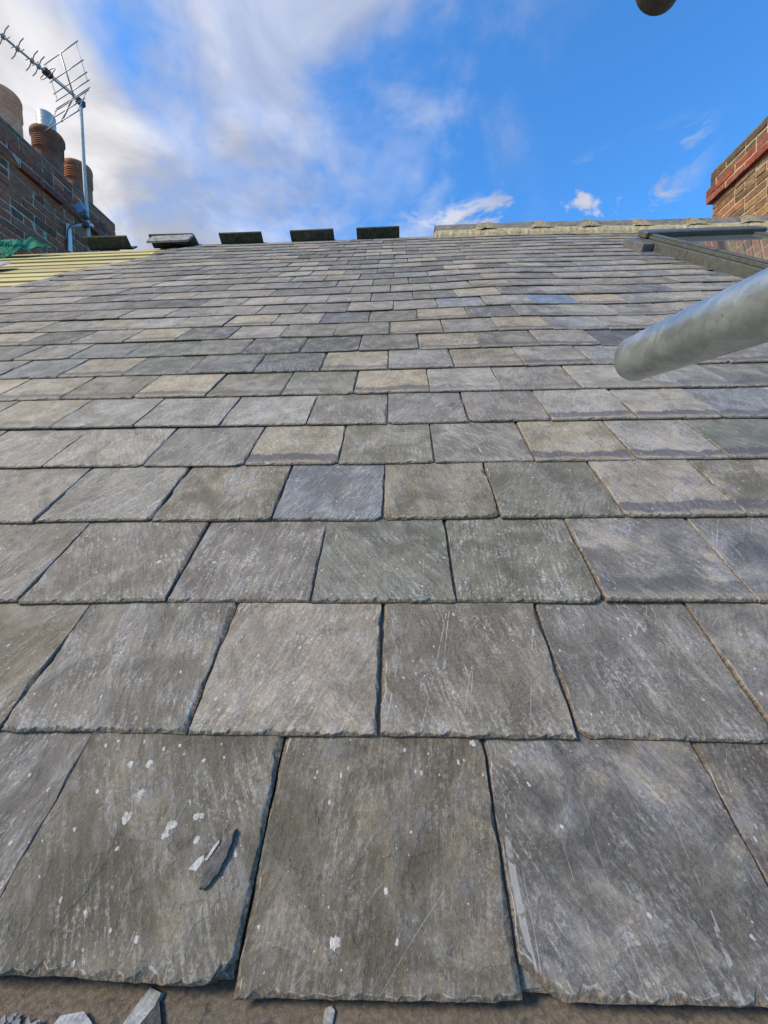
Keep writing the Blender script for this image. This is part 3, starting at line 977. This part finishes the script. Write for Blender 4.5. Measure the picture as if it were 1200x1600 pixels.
def make_chimney(name, label, x0, x1, y0, y1, zb, zt, face, mats, mort, seed):
    rg = random.Random(seed)
    root = empty(name, ((x0 + x1) / 2, (y0 + y1) / 2, zb))
    tag(root, label, 'chimney')
    CH, JT = 0.0735, 0.0115
    ncourse = int((zt - zb) / CH)
    bm = bmesh.new()
    rec = 0.006
    add_box(bm, ((x0 + x1) / 2, (y0 + y1) / 2, (zb + zt) / 2 - .004), (x1 - x0 - 2 * rec, y1 - y0 - 2 * rec, zt - zb - .012))
    # mortar behind the oversailing courses
    add_box(bm, ((x0 + x1) / 2, (y0 + y1) / 2, zt - CH - .004), (x1 - x0 + 2 * .010, y1 - y0 + 2 * .010, 2 * CH - .008))
    add_box(bm, ((x0 + x1) / 2, (y0 + y1) / 2, zt - 3 * CH), (x1 - x0 + 2 * .034, y1 - y0 + 2 * .034, 2 * CH - .010))
    core = link('mortar_core', from_bm(bm), mort, root)
    cache = {}

    def variants(kind, L, mt):
        key = (kind, mt.name)
        if key not in cache:
            meshes = []
            for b_ in brick_variants(L, CH - JT, 0.05, seed + len(cache) * 7):
                me = from_bm(b_, 'brick')
                me.materials.append(mt)
                meshes.append(me)
            cache[key] = meshes
        return cache[key]
    # the four faces: (origin, along, normal, individually built)
    faces = []
    sx = 1 if face > 0 else -1
    xf = x1 if face > 0 else x0
    xo = x0 if face > 0 else x1
    faces.append((Vector((xf, y0, 0)), Vector((0, 1, 0)), Vector((sx, 0, 0)), y1 - y0, True))
    faces.append((Vector((xo, y0, 0)), Vector((0, 1, 0)), Vector((-sx, 0, 0)), y1 - y0, False))
    faces.append((Vector((x0, y0, 0)), Vector((1, 0, 0)), Vector((0, -1, 0)), x1 - x0, False))
    faces.append((Vector((x0, y1, 0)), Vector((1, 0, 0)), Vector((0, 1, 0)), x1 - x0, False))
    rest = bmesh.new()
    for (org, al, nr, length, single) in faces:
        rotm = Matrix((al, nr, al.cross(nr))).transposed() if al.cross(nr).z > 0 else Matrix((-al, nr, (-al).cross(nr))).transposed()
        for c in range(ncourse):
            zc = zt - (c + .5) * CH
            out = 0.016 if c < 2 else 0.040 if c < 4 else 0.0
            mt = mats['top'] if c < 2 else mats['band'] if c < 4 else mats['body']
            pos = -out
            end = length + out
            pat = (c + (0 if single else 1)) % 2
            first = True
            while pos < end - 0.02:
                if c in (2, 3):
                    L = 0.215
                else:
                    L = 0.1025 if (rg.random() < (0.28 if c % 4 != 1 else 0.8)) else 0.215
                if first and pat: L = 0.1025
                first = False
                if pos + L > end: L = end - pos
                if L < .03: break
                q = org + al * (pos + L / 2) + nr * (out - 0.025 + rg.uniform(-.004, .003)) + Vector((0, 0, zc + rg.uniform(-.002, .002) + .004 * math.sin(pos * 3.1 + c)))
                sight = RZ + (q.y - RY) * 0.64
                full = abs(L - 0.215) < 1e-4 or abs(L - 0.1025) < 1e-4
                mw = Matrix.Translation(q) @ (rotm @ Matrix.Rotation(R(rg.uniform(-.6, .6)), 3, 'Y')).to_4x4()
                if single and zc > sight - 0.12:
                    if full:
                        me = rg.choice(variants('s' if L > .2 else 'h', L, mt))
                    else:
                        me = from_bm(brick_variants(L, CH - JT, .05, int(q.y * 1000), 1)[0], 'brick')
                        me.materials.append(mt)
                    o = link('brick', me, None, root, mw=mw)
                else:
                    vs_ = add_box(rest, (0, 0, 0), (L, .05, CH - JT))
                    for v in vs_: v.co = mw @ v.co
                    fs = {f for v in vs_ for f in v.link_faces}
                    for f in fs: f.material_index = 0 if c < 2 else 1 if c < 4 else 2
                pos += L + JT
    me = from_bm(rest)
    for k in ('top', 'band', 'body'):
        me.materials.append(mats[k])
    o = link('brickwork', me, None, root)
    o['kind'] = 'stuff'
    # cement flaunching on top
    bm = bmesh.new()
    lo = [(x0 - .014, y0 - .014), (x1 + .014, y0 - .014), (x1 + .014, y1 + .014), (x0 - .014, y1 + .014)]
    n_ = 18
    ringlo, ringmid, ringhi = [], [], []
    for i in range(4):
        a_, b_ = lo[i], lo[(i + 1) % 4]
        for k in range(n_):
            f = k / n_
            x = a_[0] + (b_[0] - a_[0]) * f
            y = a_[1] + (b_[1] - a_[1]) * f
            cx, cy = (x0 + x1) / 2, (y0 + y1) / 2
            wv = .004 * edge_noise(x * 20 + y * 23, seed)
            ringlo.append(bm.verts.new((x, y, zt - .002)))
            ringmid.append(bm.verts.new((x, y, zt + .016 + wv)))
            ringhi.append(bm.verts.new((x + (cx - x) * .45, y + (cy - y) * .12, zt + .055 + wv * 2)))
    tot = len(ringlo)
    for i in range(tot):
        j = (i + 1) % tot
        bm.faces.new((ringlo[i], ringlo[j], ringmid[j], ringmid[i]))
        bm.faces.new((ringmid[i], ringmid[j], ringhi[j], ringhi[i]))
    bm.faces.new(ringhi)
    link('flaunching', from_bm(bm), M['cement'], root, smooth=False)
    return root


chL = make_chimney('brick_chimney', 'dark red brick chimney with three clay pots beside the aerial', -3.79, -3.332, 2.93, 4.40, 1.75, 3.50, 1,
                   dict(top=M['brick_dark'], band=M['brick_band_dark'], body=M['brick_dark']), M['mortar_dull'], 31)
chR = make_chimney('brick_chimney', 'buff and red brick chimney rising behind the roof window', 3.332, 3.79, 3.0, 4.172, 1.75, 3.61, -1,
                   dict(top=M['brick_top'], band=M['brick_band_red'], body=M['brick_buff']), M['mortar_pale'], 57)


def pot(centre, prof, mat, lab):
    b = bmesh.new()
    add_lathe(b, prof, centre, 40)
    o = link('chimney_pot', from_bm(b), mat, chL, smooth=True)
    o['label'] = lab
    return o


def ribbed(rb, rt, h, rim, ribs):
    pr = [(rb * 1.0, -0.08), (rb, 0.0)]
    for k in range(1, 5):
        f = k / 5 * .55
        pr.append((rb + (rt - rb) * f, h * f))
    z = h * .58
    for k in range(ribs):
        r0 = rb + (rt - rb) * (z / h)
        dz_ = h * .26 / ribs
        pr += [(r0 - .002, z), (r0 + .008, z + dz_ * .2), (r0 + .008, z + dz_ * .6), (r0 - .002, z + dz_ * .8)]
        z += dz_
    pr += [(rt, h * .86), (rt + rim, h * .89), (rt + rim, h * .965), (rt + rim * .6, h), (rt - .018, h), (rt - .022, h * .6), (rt - .03, 0)]
    return pr


pot((-3.535, 3.33, 3.53), ribbed(.135, .125, .40, .012, 4), M['terracotta_pale'], 'pale pinkish chimney pot at the near end')
p2 = pot((-3.535, 3.79, 3.53), ribbed(.118, .122, .455, .020, 6), M['terracotta_dark'], 'dark sooty chimney pot with a metal liner')
pot((-3.535, 4.165, 3.53), ribbed(.125, .125, .44, .010, 5), M['terracotta'], 'orange red chimney pot at the far end')
b = bmesh.new()
prof = []
for k in range(17):
    prof.append((0.074 + (0.006 if k % 2 else -0.006),   .38 + .275 * k / 16))
prof += [(.058, .655), (.056, .40)]
add_lathe(b, prof, (-3.54, 3.79, 3.53), 32)
o = link('flue_liner', from_bm(b), M['liner'], None, smooth=True); o.parent = p2

# ---------------------------------------------------------------- television aerial
aer = empty('television_aerial', (-3.12, 3.74, 2.70))
tag(aer, 'grey television aerial on a bent mast bracketed to the dark chimney', 'aerial')


def tube(name, pts, r, mat, parent, seg=10):
    b = bmesh.new()
    add_tube(b, pts, r, seg)
    o = link(name, from_bm(b), mat, None, smooth=True)
    o.parent = parent
    if parent.parent is None:
        o.matrix_parent_inverse = Matrix.Translation(parent.location).inverted()
    else:
        o.matrix_parent_inverse = (Matrix.Translation(parent.parent.location)).inverted() @ Matrix.Translation(parent.parent.location)
    return o


MX, MY = -3.12, 3.735
top = Vector((MX - .020, MY + .015, 4.235))
mast = tube('mast', [(MX + .006, MY, 2.70), (MX + .006, MY, 3.05), (MX - .002, MY, 3.45), (MX - .014, MY + .01, 3.85), top], .0165, M['mast'], aer, 14)
bd = Vector((-0.342, -0.94, 0.0)).normalized()
rd = Vector((0.94, -0.342, 0.0)).normalized()
upv = Vector((0, 0, 1))
o0 = top + Vector((0, 0, .02)) - bd * .03
boom = tube('boom', [o0, o0 + bd * .74], .0095, M['alu'], aer, 8)
tube('boom_stay', [o0 + bd * .05 + upv * .022, o0 + bd * .34 + upv * .022], .004, M['alu'], aer, 6)
# clamp
b = bmesh.new()
rotc = Matrix((rd, bd, upv)).transposed()
add_box(b, o0 + bd * .03 - upv * .006, (.045, .075, .05), rotc, .004)
link('clamp', from_bm(b), M['plastic_dark'], aer)
# corner reflector: two raked panels of rods
for sgn, hgt, fwd, hw_ in ((1, .30, .10, .265), (-1, .34, .12, .265)):
    base = o0 + bd * .09
    tip = base + bd * fwd + upv * sgn * hgt
    tube('reflector_strut', [base, tip], .0075, M['alu'], aer, 6)
    ends = []
    for f in ((.12, .30, .58, 1.0) if sgn > 0 else (.10, .20, .52, .97)):
        c_ = base + (tip - base) * f
        tube('reflector_rod', [c_ - rd * hw_, c_ + rd * hw_], .0042, M['alu'], aer, 6)
        ends.append(c_)
    for s in (-1, 1):
        tube('reflector_wire', [ends[0] + rd * s * (hw_ - .03), ends[-1] + rd * s * (hw_ - .03)], .0028, M['alu'], aer, 5)
# folded dipole
c_ = o0 + bd * .31
pts = []
for k in range(25):
    a_ = 2 * math.pi * k / 24
    x_ = .10 * max(-1, min(1, 1.25 * math.cos(a_)))
    pts.append(c_ + rd * (.115 * math.cos(a_) if abs(math.cos(a_)) > .8 else .115 * math.cos(a_)) + upv * .024 * math.sin(a_))
tube('dipole', pts, .0042, M['alu'], aer, 6)
b = bmesh.new()
add_box(b, c_ + upv * .006, (.06, .07, .04), rotc, .006)
link('dipole_box', from_bm(b), M['plastic_dark'], aer)
# cross shaped directors
for k, f in enumerate((.38, .43, .535, .635, .735)):
    c_ = o0 + bd * f
    dn = empty('director'); dn.parent = aer
    col.objects.unlink(dn); bpy.data.objects.remove(dn)
    b = bmesh.new()
    for su in (-1, 1):
        for sr in (-1, 1):
            add_tube(b, [c_, c_ + rd * sr * .022 + upv * su * .018, c_ + rd * sr * .045 + upv * su * .038, c_ + rd * sr * .095 + upv * su * .046], .0042, 6)
    add_box(b, c_, (.03, .03, .03), rotc, .003)
    link('director', from_bm(b), M['alu'], aer, smooth=False)
# wall bracket, splitter box, cable
b = bmesh.new()
add_box(b, (-3.326 + .012, MY, 2.93), (.022, .045, .27), None, .002)
add_box(b, (-3.326 + .13, MY - .004, 3.045), (.27, .028, .028), None, .002)
link('bracket', from_bm(b), M['white_paint'], aer)
b = bmesh.new()
add_box(b, (MX + .004, MY - .028, 3.035), (.06, .03, .045), None, .002)
add_box(b, (MX + .004, MY - .02, 3.11), (.046, .04, .03), None, .002)
link('mast_clamp', from_bm(b), M['plastic_dark'], aer)
b = bmesh.new()
add_box(b, (MX - .028, MY - .045, 3.185), (.085, .035, .095), Matrix.Rotation(R(-28), 3, 'Y'), .005)
link('splitter_box', from_bm(b), M['plastic_blue'], aer)
cab = [(MX - .02, MY - .05, 3.14), (MX - .03, MY - .04, 3.09), (MX - .09, MY - .03, 3.05), (-3.27, MY - .03, 3.04), (-3.30, MY - .035, 2.98), (-3.32, MY - .03, 2.80)]
tube('cable', cab, .0045, M['plastic_dark'], aer, 6)

# ---------------------------------------------------------------- torn green netting at the far left
nb_ = bmesh.new()
rg = random.Random(5)


def sheet(bm, pts_fn, nu, nv):
    g = [[bm.verts.new(pts_fn(i / nu, j / nv)) for i in range(nu + 1)] for j in range(nv + 1)]
    for j in range(nv):
        for i in range(nu):
            bm.faces.new((g[j][i], g[j][i + 1], g[j + 1][i + 1], g[j + 1][i]))


def net_a(f, g_):
    x = -3.46 + .53 * f
    topz = 2.375 + .006 * edge_noise(f * 14, 1.1) + .045 * max(0, 1 - abs(f - .96) / .10) - .03 * max(0, 1 - abs(f - .83) / .08)
    bot_ = 2.165 + .055 * f + .010 * edge_noise(f * 9, 2.1)
    z = bot_ + (topz - bot_) * g_
    y = 2.78 + .09 * g_ + .03 * f + .025 * math.sin(f * 11 + g_ * 3) + .015 * edge_noise(f * 7 + g_ * 5, 4)
    return (x + .012 * g_ * math.sin(f * 9), y, z)


def net_b(f, g_):
    x = -3.05 + .33 * f
    bot_ = 2.215 + .068 * f + .008 * edge_noise(f * 12, 6)
    topz = bot_ + (.11 + .022 * edge_noise(f * 10, 7.3)) * (1 - f ** 2.2) + .003
    return (x, 2.80 + .03 * f + .04 * g_ + .012 * math.sin(f * 15 + 2 * g_), bot_ + (topz - bot_) * g_)


sheet(nb_, net_a, 28, 8)
sheet(nb_, net_b, 26, 4)
bmesh.ops.solidify(nb_, geom=list(nb_.faces), thickness=.002)
net = empty('netting', (-3.1, 2.85, 2.2))
tag(net, 'torn green debris netting bunched on the battens at the far left', 'netting')
link('net_sheet', from_bm(nb_), M['net'], net)
b = bmesh.new()
add_tube(b, [(-3.30, 2.80, 2.17), (-3.15, 2.815, 2.215), (-3.0, 2.82, 2.245), (-2.93, 2.81, 2.26), (-2.90, 2.81, 2.245), (-2.93, 2.81, 2.232), (-2.88, 2.82, 2.255), (-2.74, 2.85, 2.30)], .004, 6)
link('tie_cord', from_bm(b), M['plastic_dark'], net)


# ---------------------------------------------------------------- loose pieces of slate
def shard(name, outline, thick, mw, mat, lab, cat, bend=0.0, group=None):
    b = bmesh.new()
    lo = [b.verts.new((x, y, bend * y * y)) for x, y in outline]
    cx = sum(p[0] for p in outline) / len(outline)
    cy = sum(p[1] for p in outline) / len(outline)
    hi = [b.verts.new((cx + (x - cx) * .88, cy + (y - cy) * .90, thick + bend * y * y)) for x, y in outline]
    n_ = len(lo)
    b.faces.new(lo[::-1]); b.faces.new(hi)
    for i in range(n_):
        j = (i + 1) % n_
        b.faces.new((lo[i], lo[j], hi[j], hi[i]))
    bmesh.ops.triangulate(b, faces=[f for f in b.faces if len(f.verts) > 4])
    me = from_bm(b)
    return tag(link(name, me, mat, None, mw=mw), lab, cat, group)


def roofm(u, s, h, rz, rx=0, ry=0):
    return Matrix.Translation(RP(u, s, h)) @ (ROOF_ROT @ Matrix.Rotation(R(rz), 3, 'Z') @ Matrix.Rotation(R(rx), 3, 'X') @ Matrix.Rotation(R(ry), 3, 'Y')).to_4x4()


shard('slate_splinter', [(-.0025, -.0195), (-.0005, -.0175), (.0012, -.0188), (.0035, -.0155), (.0042, -.0105), (.0060, -.0075), (.0052, -.0015), (.0058, .0030), (.0040, .0085), (.0042, .0130), (.0020, .0165), (.0012, .0205), (-.0004, .0150), (-.0022, .0120), (-.0020, .0060), (-.0040, .0015), (-.0034, -.0050), (-.0052, -.0095), (-.0044, -.0150)], .0050,
      roofm(-.1385, .0605, .0018, -20, 0, 3), M['splinter'], 'dark splinter of slate lying on the front slate with pale spots', 'slate fragment')
shard('slate_chip', [(-.0048, -.005), (.002, -.0045), (.0045, .003), (.003, .006), (-.001, .003)], .0009,
      roofm(-.1545, .058, .0026, -12), M['chip'], 'small pale slate chip beside the dark splinter', 'slate fragment')
shard('slate_chip', [(-.0015, -.008), (.0008, -.006), (.0022, .006), (.001, .008), (-.0008, .002)], .0009,
      roofm(-.1455, .0655, .0030, -22), M['chip'], 'thin pale slate sliver against the dark splinter', 'slate fragment')


def ledgem(x, y, rz, z=-.0123, rx=0, ry=0):
    return Matrix.Translation((x, y, z)) @ (Matrix.Rotation(R(rz), 3, 'Z') @ Matrix.Rotation(R(rx), 3, 'X') @ Matrix.Rotation(R(ry), 3, 'Y')).to_4x4()


shard('slate_shard', [(-.008, -.028), (.0075, -.028), (.0085, -.008), (.0065, .010), (.0105, .022), (.0095, .031), (-.001, .033), (-.0045, .016), (-.007, .0)], .003,
      ledgem(-.1700, -.0250, -6), M['chip'], 'long pale slate shard pointing up on the gritty ledge', 'slate fragment')
shard('slate_shard', [(-.014, -.016), (.015, -.018), (.010, -.003), (.0, .014), (-.007, .002)], .003,
      ledgem(-.1560, -.0135, 6), M['splinter'], 'dark triangular slate shard on the ledge beside the pale one', 'slate fragment')
shard('slate_shard', [(-.017, -.012), (.015, -.013), (.013, .002), (.003, .008), (-.012, .006)], .003,
      ledgem(-.2040, -.0150, 3), M['chip'], 'grey rounded slate shard at the bottom edge of the ledge', 'slate fragment')
shard('slate_chip', [(-.0035, -.004), (.003, -.0045), (.004, .002), (.001, .0045), (-.003, .003)], .0015,
      ledgem(-.0475, -.0035, 3), M['chip'], 'small pale chip alone on the ledge below the middle slate', 'slate fragment')
db = bmesh.new()
for k in range(90):
    x, y = -.252 + rng.uniform(-.030, .026), -.024 + rng.uniform(-.010, .011)
    add_box(db, (x, y, -.0123 + rng.uniform(.001, .005)), (rng.uniform(.002, .008), rng.uniform(.002, .004), .0012),
            Matrix.Rotation(rng.uniform(0, 3), 3, 'Z') @ Matrix.Rotation(rng.uniform(-.5, .5), 3, 'X'))
tag(link('slate_debris', from_bm(db), M['ridge_grey']), 'small slate crumbs in the bottom left corner of the ledge', 'debris', kind='stuff')
shard('slate_fragment', [(-.16, -.09), (.12, -.10), (.15, .02), (.10, .09), (-.15, .08)], .006,
      roofm(-18.75 * G, 20.6 * G, .006, 4, 3, -4), M['ridge_grey'], 'loose grey slate lying on the battens at the left edge', 'slate')

# pale lichen spots on the slates that carry them
front = slate_objs.get((0, -1.35))
spots = [(-.241, .122, .0032), (-.224, .1235, .0040), (-.220, .101, .0038), (-.223, .084, .0048), (-.184, .080, .0044), (-.1865, .074, .0036), (-.166, .086, .0034), (-.1625, .0865, .0028), (-.160, .071, .0032), (-.220, .065, .002), (-.203, .138, .002), (-.176, .1265, .0022), (-.196, .131, .0014)]
spots2 = [(-.046, .020, .0042), (.064, .1435, .0034), (-.075, .115, .0016)]
spots3 = [(-.326, .361, .0042), (-.321, .372, .0022), (-.250, .360, .0036), (-.244, .380, .0024)]
for lst in (spots, spots2, spots3):
    for (u, s, r_) in lst:
        best, bd_ = None, 9
        for (n_, uc_), ob in slate_objs.items():
            if n_ * G <= s < (n_ + 1) * G and abs(uc_ * G - u) < bd_:
                best, bd_ = ob, abs(uc_ * G - u)
        nn_ = int(s / G)
        f = (s - nn_ * G)
        lm = best.matrix_world.inverted()
        pl = lm @ RP(u, s, 0)
        b = bmesh.new()
        k_ = 16
        tz = max(v.co.z for v in best.data.vertices)
        lo, hi = [], []
        rg = random.Random(int(u * 1e4))
        for q in range(k_):
            a_ = 2 * math.pi * q / k_
            rr = r_ * rg.uniform(.6, 1.15)
            lo.append(b.verts.new((pl.x + rr * math.cos(a_), pl.y + rr * math.sin(a_), tz - .0002)))
            hi.append(b.verts.new((pl.x + rr * .8 * math.cos(a_), pl.y + rr * .8 * math.sin(a_), tz + .0003)))
        for q in range(k_):
            b.faces.new((lo[q], lo[(q + 1) % k_], hi[(q + 1) % k_], hi[q]))
        b.faces.new(hi)
        o = link('lichen_spot', from_bm(b), M['lichen'])
        o.parent = best


# ---------------------------------------------------------------- scaffold tubes
def hollow_tube(name, a, b_, ro, ri, mat, lab, seg=64):
    a, b_ = Vector(a), Vector(b_)
    d = (b_ - a).normalized()
    bm = bmesh.new()
    up = d.orthogonal().normalized()
    sdv = d.cross(up)
    L = (b_ - a).length
    stations = [(0, ro - .0008), (.0008, ro)] + [(.02 + (L - .04) * k / 24, ro) for k in range(25)] + [(L - .0008, ro), (L, ro - .0008), (L, ri), (0.0, ri)]
    rings = []
    for zz, rr in stations:
        rings.append([bm.verts.new(up * math.cos(t) * rr + sdv * math.sin(t) * rr + d * zz) for t in (2 * math.pi * k / seg for k in range(seg))])
    rings.append(rings[0])
    for i in range(len(rings) - 1):
        for k in range(seg):
            bm.faces.new((rings[i][k], rings[i][(k + 1) % seg], rings[i + 1][(k + 1) % seg], rings[i + 1][k]))
    bmesh.ops.recalc_face_normals(bm, faces=bm.faces)
    o = link(name, from_bm(bm), mat, None, smooth=True, mw=Matrix.Translation(a))
    return tag(o, lab, 'scaffold pole')


dirv = Vector((0.010, 0.985, 0.105)).normalized()
e1 = Vector((0.262, 0.219, 0.458))
e2 = Vector((0.296, 0.251, 0.874))
hollow_tube('scaffold_tube', e1, e1 - dirv * 1.45, .02415, .0201, M['galv'], 'galvanised scaffold pole with rust spots jutting in over the slates at right')
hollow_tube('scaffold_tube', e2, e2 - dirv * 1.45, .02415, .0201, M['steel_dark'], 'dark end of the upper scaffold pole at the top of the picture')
sx_ = e1 - dirv * 1.3
hollow_tube('scaffold_standard', (sx_.x + .05, sx_.y, -5.2), (sx_.x + .05, sx_.y, 1.2), .02415, .0201, M['galv'], 'upright scaffold standard behind the camera carrying both poles')
